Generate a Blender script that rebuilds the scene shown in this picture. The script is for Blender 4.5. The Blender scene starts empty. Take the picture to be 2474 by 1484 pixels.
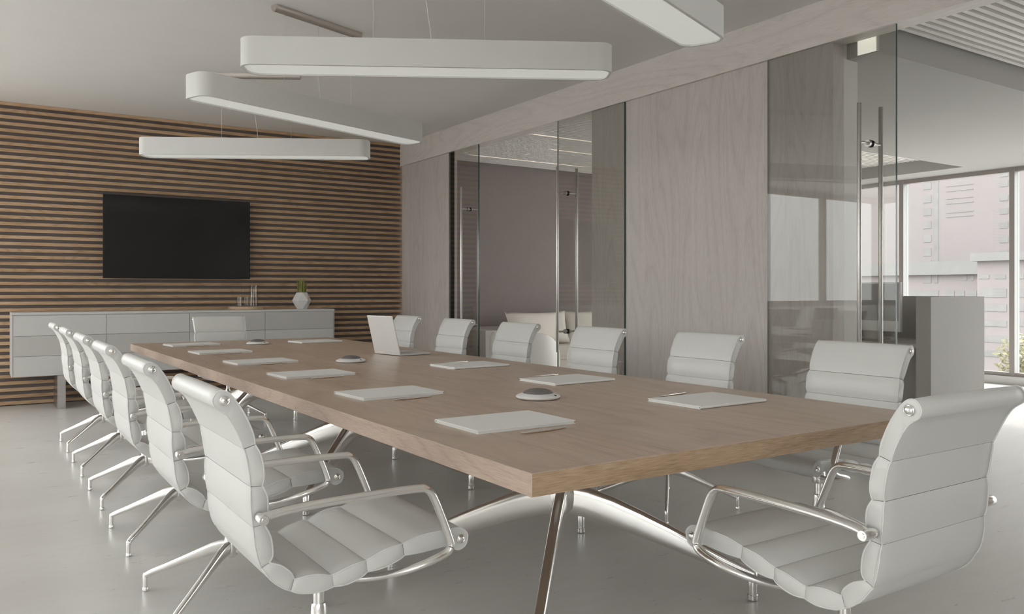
import bpy, bmesh, math, random
from mathutils import Vector, Matrix
random.seed(7)
R = math.radians
sc = bpy.context.scene
col = sc.collection

# ------------------------------------------------------------------ camera, sky, sun, exposure
CAM_H = 1.12
TH = math.atan2(1312.0, 1982.0)
cd = bpy.data.cameras.new('camera')
cam = bpy.data.objects.new('camera', cd); col.objects.link(cam)
cam.location = (0, 0, CAM_H); cam.rotation_euler = (R(90), 0, -TH)
cd.sensor_width = 36.0; cd.lens = 36.0 * 1982.0 / 2474.0
cd.shift_y = -38.0 / 2474.0; cd.clip_start = 0.05; cd.clip_end = 400
sc.camera = cam

w = bpy.data.worlds.new('sky'); sc.world = w; w.use_nodes = True
bg = w.node_tree.nodes['Background']
bg.inputs[0].default_value = (0.975, 1.0, 0.985, 1)
# overcast sky: the zenith is brighter than the horizon
wt = w.node_tree; tc = wt.nodes.new('ShaderNodeTexCoord'); sx_ = wt.nodes.new('ShaderNodeSeparateXYZ'); mr_ = wt.nodes.new('ShaderNodeMapRange')
mr_.inputs[1].default_value = 0; mr_.inputs[2].default_value = 1; mr_.inputs[3].default_value = 3.15; mr_.inputs[4].default_value = 8.9
wt.links.new(tc.outputs['Generated'], sx_.inputs[0]); wt.links.new(sx_.outputs['Z'], mr_.inputs[0]); wt.links.new(mr_.outputs[0], bg.inputs[1])

sd = bpy.data.lights.new('sun', 'SUN'); sd.energy = 2.0; sd.angle = R(3); sd.color = (1, .93, .9)
sun = bpy.data.objects.new('sun', sd); col.objects.link(sun)
# light travels towards -X, slightly +Y, downwards
sun.rotation_euler = Vector((-math.cos(R(38)), 0.22, -math.sin(R(38)))).to_track_quat('-Z', 'Y').to_euler()

def portal(name, loc, direction, sx, sy):
    l = bpy.data.lights.new(name, 'AREA'); l.shape = 'RECTANGLE'; l.size = sx; l.size_y = sy
    l.cycles.is_portal = True
    o = bpy.data.objects.new(name, l); col.objects.link(o); o.location = loc
    d = Vector(direction); o.rotation_euler = d.to_track_quat('-Z', 'Z' if abs(d.z) < .5 else 'Y').to_euler()
    return o
LX = -5.7          # window wall beside the table (outside the frame)
OX = 10.42         # office window wall
portal('portal_left', (LX - .02, 5.9, 1.89), (1, 0, 0), 6.9, 2.06)
portal('portal_corner', ((LX - .75) / 2, 9.42, 1.89), (0, -1, 0), -.75 - LX, 2.06)
portal('portal_rear', (-2.85, -3.02, 1.89), (0, 1, 0), 5.1, 2.06)
portal('portal_office', (OX + .05, 4.2, 1.35), (-1, 0, 0), 10.6, 2.6)

sc.view_settings.view_transform = 'Standard'; sc.view_settings.look = 'None'
sc.view_settings.gamma = 1.0; sc.view_settings.use_curve_mapping = False
sc.view_settings.exposure = 0.29
sc.cycles.use_denoising = True
sc.cycles.max_bounces = 10; sc.cycles.diffuse_bounces = 5; sc.cycles.glossy_bounces = 4
sc.cycles.transparent_max_bounces = 16; sc.cycles.transmission_bounces = 6
sc.cycles.sample_clamp_indirect = 6.0
sc.cycles.caustics_reflective = False; sc.cycles.caustics_refractive = False

# ------------------------------------------------------------------ materials
def nmat(name):
    m = bpy.data.materials.new(name); m.use_nodes = True
    nt = m.node_tree
    return m, nt, nt.nodes['Principled BSDF']
def plain(name, c, rough=.5, metal=0., spec=.5, noise=0., bump=0., nscale=40., emit=None):
    m, nt, b = nmat(name)
    b.inputs['Base Color'].default_value = (*c, 1); b.inputs['Roughness'].default_value = rough
    b.inputs['Metallic'].default_value = metal; b.inputs['Specular IOR Level'].default_value = spec
    if emit: b.inputs['Emission Color'].default_value = (*emit[0], 1); b.inputs['Emission Strength'].default_value = emit[1]
    if noise or bump:
        g = nt.nodes.new('ShaderNodeNewGeometry'); n = nt.nodes.new('ShaderNodeTexNoise')
        n.inputs['Scale'].default_value = nscale; n.inputs['Detail'].default_value = 4
        nt.links.new(g.outputs['Position'], n.inputs['Vector'])
        if noise:
            r = nt.nodes.new('ShaderNodeMapRange'); r.inputs[3].default_value = 1 - noise; r.inputs[4].default_value = 1 + noise
            r.inputs[1].default_value = .3; r.inputs[2].default_value = .7
            x = nt.nodes.new('ShaderNodeVectorMath'); x.operation = 'SCALE'; x.inputs[0].default_value = c
            nt.links.new(n.outputs['Fac'], r.inputs[0]); nt.links.new(r.outputs[0], x.inputs['Scale'])
            nt.links.new(x.outputs[0], b.inputs['Base Color'])
        if bump:
            u = nt.nodes.new('ShaderNodeBump'); u.inputs['Strength'].default_value = bump; u.inputs['Distance'].default_value = .001
            nt.links.new(n.outputs['Fac'], u.inputs['Height']); nt.links.new(u.outputs[0], b.inputs['Normal'])
    return m
def wood(name, dark, mid, light, axis, rough=.45, plank=0., pdir=0, ring=22., nscale=2.2, fiber=.5, spec=.4, ringamt=.35, low=.9, pamt=.34, fscale=260.):
    m, nt, b = nmat(name); N = nt.nodes; L = nt.links
    g = N.new('ShaderNodeNewGeometry'); vec = g.outputs['Position']
    pn = None
    if plank:
        sx = N.new('ShaderNodeSeparateXYZ'); L.new(vec, sx.inputs[0])
        d = N.new('ShaderNodeMath'); d.operation = 'DIVIDE'; d.inputs[1].default_value = plank; L.new(sx.outputs[pdir], d.inputs[0])
        f = N.new('ShaderNodeMath'); f.operation = 'FLOOR'; L.new(d.outputs[0], f.inputs[0])
        wn = N.new('ShaderNodeTexWhiteNoise'); wn.noise_dimensions = '1D'; L.new(f.outputs[0], wn.inputs['W'])
        sc_ = N.new('ShaderNodeVectorMath'); sc_.operation = 'SCALE'; sc_.inputs['Scale'].default_value = 37.
        L.new(wn.outputs['Color'], sc_.inputs[0])
        ad = N.new('ShaderNodeVectorMath'); L.new(vec, ad.inputs[0]); L.new(sc_.outputs[0], ad.inputs[1]); vec = ad.outputs[0]
        pn = wn.outputs['Value']
    s1 = [1., 1., 1.]; s1[axis] = .16
    mp = N.new('ShaderNodeMapping'); mp.inputs['Scale'].default_value = s1; L.new(vec, mp.inputs[0])
    n1 = N.new('ShaderNodeTexNoise'); n1.inputs['Scale'].default_value = nscale; n1.inputs['Detail'].default_value = .6; L.new(mp.outputs[0], n1.inputs['Vector'])
    mu = N.new('ShaderNodeMath'); mu.operation = 'MULTIPLY'; mu.inputs[1].default_value = ring * 6.28; L.new(n1.outputs['Fac'], mu.inputs[0])
    si = N.new('ShaderNodeMath'); si.operation = 'SINE'; L.new(mu.outputs[0], si.inputs[0])
    ab = N.new('ShaderNodeMath'); ab.operation = 'ABSOLUTE'; L.new(si.outputs[0], ab.inputs[0])
    po = N.new('ShaderNodeMath'); po.operation = 'POWER'; po.inputs[1].default_value = .55; L.new(ab.outputs[0], po.inputs[0])
    s2 = [1., 1., 1.]; s2[axis] = .035
    mp2 = N.new('ShaderNodeMapping'); mp2.inputs['Scale'].default_value = s2; L.new(vec, mp2.inputs[0])
    n2 = N.new('ShaderNodeTexNoise'); n2.inputs['Scale'].default_value = fscale; n2.inputs['Detail'].default_value = 2.5; L.new(mp2.outputs[0], n2.inputs['Vector'])
    n3 = N.new('ShaderNodeTexNoise'); n3.inputs['Scale'].default_value = 9.; n3.inputs['Detail'].default_value = 3; L.new(mp2.outputs[0], n3.inputs['Vector'])
    a = N.new('ShaderNodeMath'); a.operation = 'MULTIPLY_ADD'; a.inputs[1].default_value = ringamt * .75; a.inputs[2].default_value = .5 - ringamt * .75 * .78; L.new(po.outputs[0], a.inputs[0])
    b1 = N.new('ShaderNodeMath'); b1.operation = 'SUBTRACT'; b1.inputs[1].default_value = .5; L.new(n2.outputs['Fac'], b1.inputs[0])
    a2 = N.new('ShaderNodeMath'); a2.operation = 'MULTIPLY_ADD'; a2.inputs[1].default_value = fiber * 2.6; L.new(b1.outputs[0], a2.inputs[0]); L.new(a.outputs[0], a2.inputs[2])
    b2 = N.new('ShaderNodeMath'); b2.operation = 'SUBTRACT'; b2.inputs[1].default_value = .5; L.new(n3.outputs['Fac'], b2.inputs[0])
    a3 = N.new('ShaderNodeMath'); a3.operation = 'MULTIPLY_ADD'; a3.inputs[1].default_value = low; L.new(b2.outputs[0], a3.inputs[0]); L.new(a2.outputs[0], a3.inputs[2])
    last = a3
    if pn:
        b3 = N.new('ShaderNodeMath'); b3.operation = 'SUBTRACT'; b3.inputs[1].default_value = .5; L.new(pn, b3.inputs[0])
        a4 = N.new('ShaderNodeMath'); a4.operation = 'MULTIPLY_ADD'; a4.inputs[1].default_value = pamt; L.new(b3.outputs[0], a4.inputs[0]); L.new(last.outputs[0], a4.inputs[2]); last = a4
    cr = N.new('ShaderNodeValToRGB'); e = cr.color_ramp.elements
    e[0].position = .1; e[0].color = (*dark, 1); e[1].position = .9; e[1].color = (*light, 1)
    k = cr.color_ramp.elements.new(.5); k.color = (*mid, 1)
    L.new(last.outputs[0], cr.inputs[0]); L.new(cr.outputs[0], b.inputs['Base Color'])
    bu = N.new('ShaderNodeBump'); bu.inputs['Strength'].default_value = .12; bu.inputs['Distance'].default_value = .001
    L.new(last.outputs[0], bu.inputs['Height']); L.new(bu.outputs[0], b.inputs['Normal'])
    b.inputs['Roughness'].default_value = rough; b.inputs['Specular IOR Level'].default_value = spec
    return m
def glass(name, tint, boost=1.0, ior=1.5):
    m = bpy.data.materials.new(name); m.use_nodes = True; nt = m.node_tree; nt.nodes.clear()
    o = nt.nodes.new('ShaderNodeOutputMaterial'); t = nt.nodes.new('ShaderNodeBsdfTransparent'); t.inputs[0].default_value = (*tint, 1)
    gl = nt.nodes.new('ShaderNodeBsdfGlossy'); gl.inputs['Roughness'].default_value = .0
    f = nt.nodes.new('ShaderNodeFresnel'); f.inputs[0].default_value = ior
    mm = nt.nodes.new('ShaderNodeMath'); mm.operation = 'MULTIPLY'; mm.inputs[1].default_value = boost; mm.use_clamp = True
    mx = nt.nodes.new('ShaderNodeMixShader'); L = nt.links
    # the back of the thin pane reflects like its front
    ge = nt.nodes.new('ShaderNodeNewGeometry'); mr = nt.nodes.new('ShaderNodeMapRange'); mr.inputs[3].default_value = ior; mr.inputs[4].default_value = 1 / ior
    L.new(ge.outputs['Backfacing'], mr.inputs[0]); L.new(mr.outputs[0], f.inputs[0])
    L.new(f.outputs[0], mm.inputs[0]); L.new(mm.outputs[0], mx.inputs[0]); L.new(t.outputs[0], mx.inputs[1]); L.new(gl.outputs[0], mx.inputs[2]); L.new(mx.outputs[0], o.inputs[0])
    return m
def concrete():
    m, nt, b = nmat('polished_concrete'); N = nt.nodes; L = nt.links
    g = N.new('ShaderNodeNewGeometry')
    def noise(scale, detail, sx=1., sy=1., rough=.55):
        mp = N.new('ShaderNodeMapping'); mp.inputs['Scale'].default_value = (sx, sy, 1); mp.inputs['Rotation'].default_value = (0, 0, R(33))
        L.new(g.outputs['Position'], mp.inputs[0])
        n = N.new('ShaderNodeTexNoise'); n.inputs['Scale'].default_value = scale; n.inputs['Detail'].default_value = detail; n.inputs['Roughness'].default_value = rough
        L.new(mp.outputs[0], n.inputs['Vector']); return n.outputs['Fac']
    big = noise(1.6, 5, .5, 1.2); fine = noise(14, 6, .3, 1.2, .7); pit = noise(58, 2, .42, 1.2, .5); gate = noise(2.5, 2, .7, 1)
    cr = N.new('ShaderNodeValToRGB'); e = cr.color_ramp.elements
    e[0].position = .25; e[0].color = (.64, .622, .602, 1); e[1].position = .75; e[1].color = (.745, .735, .715, 1)
    ad = N.new('ShaderNodeMath'); ad.operation = 'MULTIPLY_ADD'; ad.inputs[1].default_value = .5; ad.inputs[2].default_value = -.1
    L.new(fine, ad.inputs[0]); a2 = N.new('ShaderNodeMath'); a2.operation = 'MULTIPLY_ADD'; a2.inputs[1].default_value = .75; L.new(big, a2.inputs[0]); L.new(ad.outputs[0], a2.inputs[2])
    L.new(a2.outputs[0], cr.inputs[0])
    p2 = N.new('ShaderNodeMath'); p2.operation = 'MULTIPLY_ADD'; p2.inputs[1].default_value = .22; L.new(gate, p2.inputs[0]); L.new(pit, p2.inputs[2])
    pr = N.new('ShaderNodeMapRange'); pr.inputs[1].default_value = .835; pr.inputs[2].default_value = .88; L.new(p2.outputs[0], pr.inputs[0])
    mx = N.new('ShaderNodeMix'); mx.data_type = 'RGBA'; mx.inputs['B'].default_value = (.30, .28, .265, 1)
    sc_ = N.new('ShaderNodeMath'); sc_.operation = 'MULTIPLY'; sc_.inputs[1].default_value = .75; L.new(pr.outputs[0], sc_.inputs[0])
    L.new(sc_.outputs[0], mx.inputs['Factor']); L.new(cr.outputs[0], mx.inputs['A']); L.new(mx.outputs['Result'], b.inputs['Base Color'])
    rr = N.new('ShaderNodeMapRange'); rr.inputs[3].default_value = .24; rr.inputs[4].default_value = .34; L.new(fine, rr.inputs[0]); L.new(rr.outputs[0], b.inputs['Roughness'])
    b.inputs['Specular IOR Level'].default_value = .5
    return m

M = {}
M['leather'] = plain('white_leather', (.70, .697, .68), .42, spec=.4, bump=.06, nscale=260)
M['piping'] = plain('leather_piping', (.74, .737, .72), .45)
M['chrome'] = plain('polished_aluminium', (.90, .885, .865), .19, metal=1., noise=.02, nscale=8)
M['steel'] = plain('brushed_steel', (.50, .48, .465), .28, metal=1., noise=.04, nscale=60)
M['paint'] = plain('white_ceiling_paint', (.84, .83, .81), .85, spec=.2, noise=.01, nscale=3)
M['wallpaint'] = plain('wall_paint', (.80, .79, .77), .8, spec=.2, noise=.01, nscale=3)
M['lampbody'] = plain('white_lamp_enamel', (.74, .74, .725), .5, spec=.3, noise=.01, nscale=5)
M['diffuser'] = plain('opal_diffuser', (.75, .75, .73), .5, spec=.2, emit=((.97, 1., .95), .25))
M['cable'] = plain('white_cable', (.72, .70, .67), .5, noise=.02)
M['rail'] = plain('satin_nickel', (.55, .50, .47), .35, metal=.85, noise=.03, nscale=30)
M['lacquer'] = plain('white_lacquer', (.58, .575, .56), .45, spec=.4, noise=.006, nscale=6)
M['lacquer_darker'] = plain('darker_lacquer', (.51, .498, .485), .45, spec=.4, noise=.006, nscale=6)
M['shadowgap'] = plain('sideboard_carcass', (.75, .745, .735), .6, noise=.01)
M['backing'] = plain('dark_wall_backing', (.15, .128, .122), .7, noise=.08, nscale=6)
M['slat'] = wood('oak_slat', (.33, .195, .10), (.50, .33, .20), (.60, .425, .28), 0, rough=.55, low=.5, pamt=.25, plank=.065, pdir=2, ring=9, nscale=5, fiber=.45)
M['table'] = wood('oak_table_top', (.415, .307, .24), (.535, .415, .33), (.62, .497, .405), 1, rough=.36, plank=.33, pdir=0, ring=8, nscale=2.2, fiber=.5, ringamt=.38, low=.45, pamt=.14, fscale=330.)
M['table_end_dim'] = wood('dim_oak_table_end', (.29, .185, .105), (.44, .30, .19), (.53, .385, .265), 0, rough=.5, ring=6, nscale=5, fiber=.6, ringamt=.4, low=.4, fscale=520.)  # own grain direction; weaker light on the ends put into the darker brown
M['table_side'] = wood('oak_table_side', (.40, .292, .232), (.53, .405, .328), (.615, .495, .41), 1, rough=.5, ring=6, nscale=5, fiber=.5, ringamt=.35, low=.35, fscale=520.)
M['ash'] = wood('grey_ash_panel', (.48, .437, .41), (.60, .555, .525), (.68, .64, .612), 2, rough=.55, plank=.17, pdir=1, ring=9, nscale=2.6, fiber=.42, ringamt=.3, low=.3, pamt=.13, fscale=420.)
M['ash_long'] = wood('grey_ash_header', (.58, .535, .505), (.71, .665, .63), (.78, .74, .71), 1, rough=.55, ring=8, nscale=2.6, fiber=.4, ringamt=.3, low=.3, fscale=380.)
M['concrete'] = concrete()
M['screen'] = plain('black_screen', (.012, .011, .011), .12, spec=.5, noise=.02)
M['bezel'] = plain('black_bezel', (.008, .008, .008), .3)
M['glass'] = glass('door_glass', (.895, .895, .882), .95)
M['clear'] = glass('window_glass', (.97, .975, .97), .8)
M['tumbler'] = glass('tumbler_glass', (.93, .918, .905), .9)
M['edge'] = plain('green_glass_edge', (.02, .062, .045), .12, spec=.6, noise=.05)
M['edge_pale'] = plain('pale_glass_edge', (.42, .44, .41), .2, spec=.6, noise=.05)
M['rubber'] = plain('black_rubber', (.02, .02, .02), .5, noise=.05)
M['folder'] = plain('white_folder', (.84, .84, .82), .5, spec=.35, bump=.04, nscale=300)
M['penwood'] = wood('pen_wood', (.30, .17, .07), (.50, .32, .16), (.6, .42, .25), 0, rough=.4, ring=30, nscale=20)
M['meshgrey'] = plain('speaker_cloth', (.16, .145, .145), .55, noise=.12, nscale=500)
M['plastic'] = plain('white_plastic', (.74, .735, .72), .35, noise=.01)
M['alu'] = plain('laptop_aluminium', (.74, .735, .72), .4, metal=.35, noise=.01)
M['keys'] = plain('laptop_keys', (.55, .54, .53), .5, noise=.02)
M['tray'] = wood('tray_wood', (.46, .30, .19), (.56, .39, .27), (.61, .45, .33), 0, rough=.45, ring=3, nscale=4, low=.25, fiber=.3, ringamt=.15)
M['ceramic'] = plain('matt_ceramic', (.72, .70, .69), .6, noise=.01)
M['grass'] = plain('grass_blade', (.27, .275, .075), .6, noise=.3, nscale=60)
M['soil'] = plain('potting_soil', (.05, .04, .03), .9, noise=.3)
M['mauve'] = plain('mauve_wall', (.27, .232, .225), .8, spec=.2, noise=.02, nscale=5)
M['sofa'] = plain('sofa_cloth', (.5, .46, .435), .85, spec=.15, noise=.04, nscale=300, bump=.2)
M['cushion'] = plain('ivory_cloth', (.74, .69, .64), .85, spec=.15, noise=.03, nscale=200, bump=.2)
M['tub'] = plain('white_shell', (.82, .80, .76), .5, noise=.01)
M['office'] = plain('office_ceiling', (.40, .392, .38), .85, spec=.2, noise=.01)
M['slatwhite'] = plain('white_ceiling_slat', (.80, .78, .755), .7, spec=.2, noise=.01)
M['slatgap'] = plain('ceiling_slat_gap', (.24, .21, .2), .85, noise=.02)
M['striplight'] = plain('strip_light', (.8, .75, .68), .5, emit=((1, .86, .72), 1.6), noise=.01)
M['cove'] = plain('glowing_bulkhead_end', (.8, .78, .7), .5, emit=((1, .97, .86), .5), noise=.01)  # added glow for a lit bulkhead face, no lamp
M['frame'] = plain('window_frame', (.30, .27, .255), .5, noise=.02)
M['sill'] = plain('white_sill', (.55, .54, .53), .6, noise=.01)
M['mullion_lit_side'] = plain('lit_mullion_reveal', (.36, .37, .36), .6, noise=.01)
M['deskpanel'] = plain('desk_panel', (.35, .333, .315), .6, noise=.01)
M['imac'] = plain('monitor_shell', (.60, .595, .58), .35, noise=.01)
M['imacscreen'] = plain('grey_monitor_glass', (.27, .262, .258), .15, noise=.01)
M['darkchair'] = plain('dark_upholstery', (.045, .04, .038), .6, noise=.1)
M['facade'] = plain('facade', (.172, .152, .152), .9, noise=.02, nscale=.6)
M['facade_low'] = plain('low_facade', (.17, .151, .15), .9, noise=.02, nscale=.6)
M['pane'] = plain('facade_window', (.142, .138, .135), .6, noise=.1, nscale=.8)  # kept close to the facade tone: distance haze put into the colour
M['roofedge'] = plain('roof_edge', (.142, .139, .136), .8, noise=.05, nscale=1)
M['outground'] = plain('street_paving', (.26, .25, .245), .9, noise=.05, nscale=.5)
M['leaf'] = plain('tree_leaf', (.13, .12, .065), .8, noise=.4, nscale=2.5)
M['bark'] = plain('tree_bark', (.12, .09, .06), .9, noise=.2)

# ------------------------------------------------------------------ mesh helpers
def tag(o, label=None, cat=None, group=None, kind=None):
    if label: o['label'] = label
    if cat: o['category'] = cat
    if group: o['group'] = group
    if kind: o['kind'] = kind
    return o
def thing(name, loc, label, cat, rz=0., group=None):
    o = bpy.data.objects.new(name, None); col.objects.link(o); o.empty_display_size = .1
    o.location = loc; o.rotation_euler = (0, 0, rz)
    return tag(o, label, cat, group)
def build(name, bm, mats, parent=None, smooth=False, loc=(0, 0, 0), sharp=40, bevel=0., seg=2):
    if bevel:
        es = [e for e in bm.edges if len(e.link_faces) == 2 and e.calc_face_angle(0) > R(35)]
        bmesh.ops.bevel(bm, geom=es, offset=bevel, segments=seg, affect='EDGES', profile=.5)
    bmesh.ops.recalc_face_normals(bm, faces=bm.faces)
    if smooth:
        for f in bm.faces: f.smooth = True
        for e in bm.edges:
            if len(e.link_faces) == 2 and e.calc_face_angle(0) > R(sharp): e.smooth = False
    me = bpy.data.meshes.new(name); bm.to_mesh(me); bm.free()
    for m in (mats if isinstance(mats, (list, tuple)) else [mats]): me.materials.append(m)
    o = bpy.data.objects.new(name, me); col.objects.link(o); o.location = loc
    if parent: o.parent = parent
    return o
def inst(name, src, parent=None, loc=(0, 0, 0), rot=(0, 0, 0)):
    o = bpy.data.objects.new(name, src.data); col.objects.link(o); o.location = loc; o.rotation_euler = rot
    if parent: o.parent = parent
    return o
def box(bm, x0, x1, y0, y1, z0, z1, mi=0):
    v = [bm.verts.new(p) for p in ((x0, y0, z0), (x1, y0, z0), (x1, y1, z0), (x0, y1, z0), (x0, y0, z1), (x1, y0, z1), (x1, y1, z1), (x0, y1, z1))]
    fs = []
    for q in ((3, 2, 1, 0), (4, 5, 6, 7), (0, 1, 5, 4), (1, 2, 6, 5), (2, 3, 7, 6), (3, 0, 4, 7)):
        f = bm.faces.new([v[i] for i in q]); f.material_index = mi; fs.append(f)
    return fs
def bx(name, x0, x1, y0, y1, z0, z1, m, parent=None, bevel=0., loc=(0, 0, 0)):
    bm = bmesh.new(); box(bm, x0, x1, y0, y1, z0, z1)
    return build(name, bm, m, parent, loc=loc, bevel=bevel, smooth=bevel > 0)
def ring_faces(bm, rings, closed_caps=True, mi=0):
    for a, b in zip(rings[:-1], rings[1:]):
        n = len(a)
        for i in range(n):
            f = bm.faces.new((a[i], a[(i + 1) % n], b[(i + 1) % n], b[i])); f.material_index = mi
    if closed_caps:
        bm.faces.new(rings[0][::-1]).material_index = mi; bm.faces.new(rings[-1]).material_index = mi
def sweep(bm, pts, sizes, n=10, up=(0, 0, 1), caps=True, mi=0, closed=False, ex=2.):
    """elliptic section swept along pts; sizes = (half width sideways, half height) per point"""
    pts = [Vector(p) for p in pts]; N = len(pts); rings = []; U = Vector(up)
    if not isinstance(sizes, list): sizes = [sizes] * N
    for i, p in enumerate(pts):
        if closed: t = pts[(i + 1) % N] - pts[i - 1]
        else: t = pts[min(i + 1, N - 1)] - pts[max(i - 1, 0)]
        t.normalize(); s = t.cross(U)
        if s.length < 1e-3: s = t.cross(Vector((0, 1, 0)) if abs(t.y) < .9 else Vector((1, 0, 0)))
        s.normalize(); u = s.cross(t)
        a, b = sizes[i] if isinstance(sizes[i], (tuple, list)) else (sizes[i], sizes[i])
        q = lambda v: math.copysign(abs(v) ** (2. / ex), v)
        rings.append([bm.verts.new(p + s * a * q(math.cos(2 * math.pi * (k + .5) / n)) + u * b * q(math.sin(2 * math.pi * (k + .5) / n))) for k in range(n)])
    if closed: ring_faces(bm, rings + [rings[0]], False, mi)
    else: ring_faces(bm, rings, caps, mi)
def lathe(bm, prof, n=24, c=(0, 0), mi=0, cap=True):
    rings = []
    for r, z in prof:
        r = max(r, .0002)
        rings.append([bm.verts.new((c[0] + r * math.cos(2 * math.pi * k / n), c[1] + r * math.sin(2 * math.pi * k / n), z)) for k in range(n)])
    ring_faces(bm, rings, cap, mi)
def catmull(pts, sub=4, closed=False):
    P = [Vector(p) for p in pts]; n = len(P); out = []
    rng = range(n if closed else n - 1)
    for i in rng:
        p0 = P[i - 1] if (closed or i > 0) else P[0] * 2 - P[1]
        p1 = P[i]; p2 = P[(i + 1) % n]; p3 = P[(i + 2) % n] if (closed or i + 2 < n) else P[-1] * 2 - P[-2]
        for k in range(sub):
            t = k / sub
            out.append(.5 * ((2 * p1) + (p2 - p0) * t + (2 * p0 - 5 * p1 + 4 * p2 - p3) * t * t + (3 * p1 - p0 - 3 * p2 + p3) * t ** 3))
    if not closed: out.append(P[-1])
    return out
def copy_tree(o, parent=None):
    c = o.copy(); col.objects.link(c)
    if parent: c.parent = parent
    for ch in list(o.children): copy_tree(ch, c)
    return c

# ------------------------------------------------------------------ the room
YW = 9.376; XW = 4.55; ZC = 2.968; ZH = 2.692
S = 'structure'
tag(bx('floor', LX - .3, OX + .25, -3.2, 9.8, -.12, 0, M['concrete']), kind=S)
tag(bx('ceiling', LX - .3, 4.66, -3.2, YW + .3, ZC, ZC + .15, M['paint']), kind=S)
# slatted wall behind the screen
SL = -.75
wb = tag(bx('wall_back', SL, XW + .13, YW + .03, YW + .2, 0, ZC, M['backing']), kind=S)
pitch = ZC / 45.7; first = None
for i in range(46):
    z1 = ZC - .002 - i * pitch; z0 = max(z1 - pitch * .49, 0)
    if z1 < .006: break
    if z1 - pitch * .49 < 0: continue
    if first is None:
        bm = bmesh.new(); box(bm, SL, XW, YW, YW + .03, -pitch * .49, 0); first = build('slat', bm, M['slat'], wb, loc=(0, 0, z1))
    else: inst('slat', first, wb, loc=(0, 0, z1))
# ash wall on the right: header and two panels
tag(bx('trim_1', 4.522, 4.66, -3.0, YW, ZH, ZC, M['ash_long']), kind=S)
tag(bx('wall_right', XW, 4.584, 8.045, YW, 0, ZH, M['ash']), kind=S)
tag(bx('trim_3', 4.549, 4.5515, 8.046, 8.139, 0, ZH, M['bezel']), kind=S)
tag(bx('wall_right_panel', XW, 4.66, 3.20, 5.606, 0, ZH, M['ash']), kind=S)
tag(bx('wall_right_lining', 4.661, 4.806, 3.20, 5.606, 0, 2.80, M['wallpaint']), kind=S)
tag(bx('wall_right_near', XW, 4.66, -3.0, .25, 0, ZH, M['ash']), kind=S)
RX0, RX1 = -5.4, -0.3
tag(bx('wall_rear', LX - .3, OX + .2, -3.2, -3.0, 0, .85, M['wallpaint']), kind=S)
tag(bx('wall_rear_upper', LX - .3, OX + .2, -3.2, -3.0, 2.93, ZC, M['wallpaint']), kind=S)
tag(bx('wall_rear_corner', LX - .3, RX0, -3.2, -3.0, .85, 2.93, M['wallpaint']), kind=S)
tag(bx('wall_rear_main', RX1, OX + .2, -3.2, -3.0, .85, 2.93, M['wallpaint']), kind=S)
# window walls out of the frame that let the daylight in
def window_wall(nm, x0, x1, y0, y1, z0, z1, step, along):
    bm = bmesh.new()
    n = max(1, round(((y1 - y0) if along == 1 else (x1 - x0)) / step))
    for k in range(n + 1):
        if along == 1:
            y = y0 + (y1 - y0) * k / n; box(bm, x0, x1, y - .035, y + .035, z0, z1)
        else:
            x = x0 + (x1 - x0) * k / n; box(bm, x - .035, x + .035, y0, y1, z0, z1)
    box(bm, x0, x1, y0, y1, z0, z0 + .1); box(bm, x0, x1, y0, y1, z1 - .1, z1)
    return tag(build(nm, bm, M['frame']), kind=S)
tag(bx('wall_left', LX - .2, LX, -3.0, YW, 0, .85, M['wallpaint']), kind=S)
tag(bx('wall_left_upper', LX - .2, LX, -3.0, YW, 2.93, ZC, M['wallpaint']), kind=S)
tag(bx('wall_left_blocker', LX - .2, LX, -3.0, 2.4, .85, 2.93, M['wallpaint']), kind=S)  # unseen stretch of wall, added to cut daylight on the left chairs
window_wall('window_1', LX - .12, LX, 2.4, YW, .85, 2.93, 2.1, 1)
tag(bx('wall_back_low', LX, SL, YW + .02, YW + .2, 0, .85, M['wallpaint']), kind=S)
tag(bx('wall_back_upper', LX, SL, YW + .02, YW + .2, 2.93, ZC, M['wallpaint']), kind=S)
window_wall('window_rear_fill', RX0, RX1, -3.14, -3.02, .85, 2.93, 1.5, 0)  # unseen rear window, added as fill for faces turned to the camera
window_wall('window_2', LX, SL, YW + .02, YW + .14, .85, 2.93, 1.6, 0)

# ------------------------------------------------------------------ sliding glass doors
def glass_door(nm, y0, y1, yh):
    bm = bmesh.new(); fs = box(bm, 4.532, 4.5485, y0, y1, .012, ZH + .02)
    for i in (0, 1, 2): fs[i].material_index = 1
    fs[4].material_index = 2
    d = tag(build(nm, bm, [M['glass'], M['edge'], M['edge_pale']]), kind=S)
    for x in (4.43, 4.65):
        bm = bmesh.new(); sweep(bm, [(x, yh, .57), (x, yh, .573), (x, yh, 2.243), (x, yh, 2.246)], [.0122, .013, .013, .0122], 14)
        build('handle_bar', bm, M['steel'], d, smooth=True)
    for z in (.755, 2.012):
        bm = bmesh.new(); sweep(bm, [(4.43, yh, z), (4.65, yh, z)], .0085, 12)
        for xa, xb in ((4.51, 4.528), (4.5525, 4.568)): sweep(bm, [(xa, yh, z), (xb, yh, z)], .021, 16)
        for xa, xb in ((4.5281, 4.532), (4.5485, 4.5525)): sweep(bm, [(xa, yh, z), (xb, yh, z)], .0225, 16, mi=1)
        build('handle_standoff', bm, [M['steel'], M['rubber']], d, smooth=True)
    return d
glass_door('door_1', 7.499, 8.141, 7.69)
glass_door('door_2', 5.1595, 6.089, 5.9506)
glass_door('door_3', 2.7695, 3.6965, 2.939)

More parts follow.
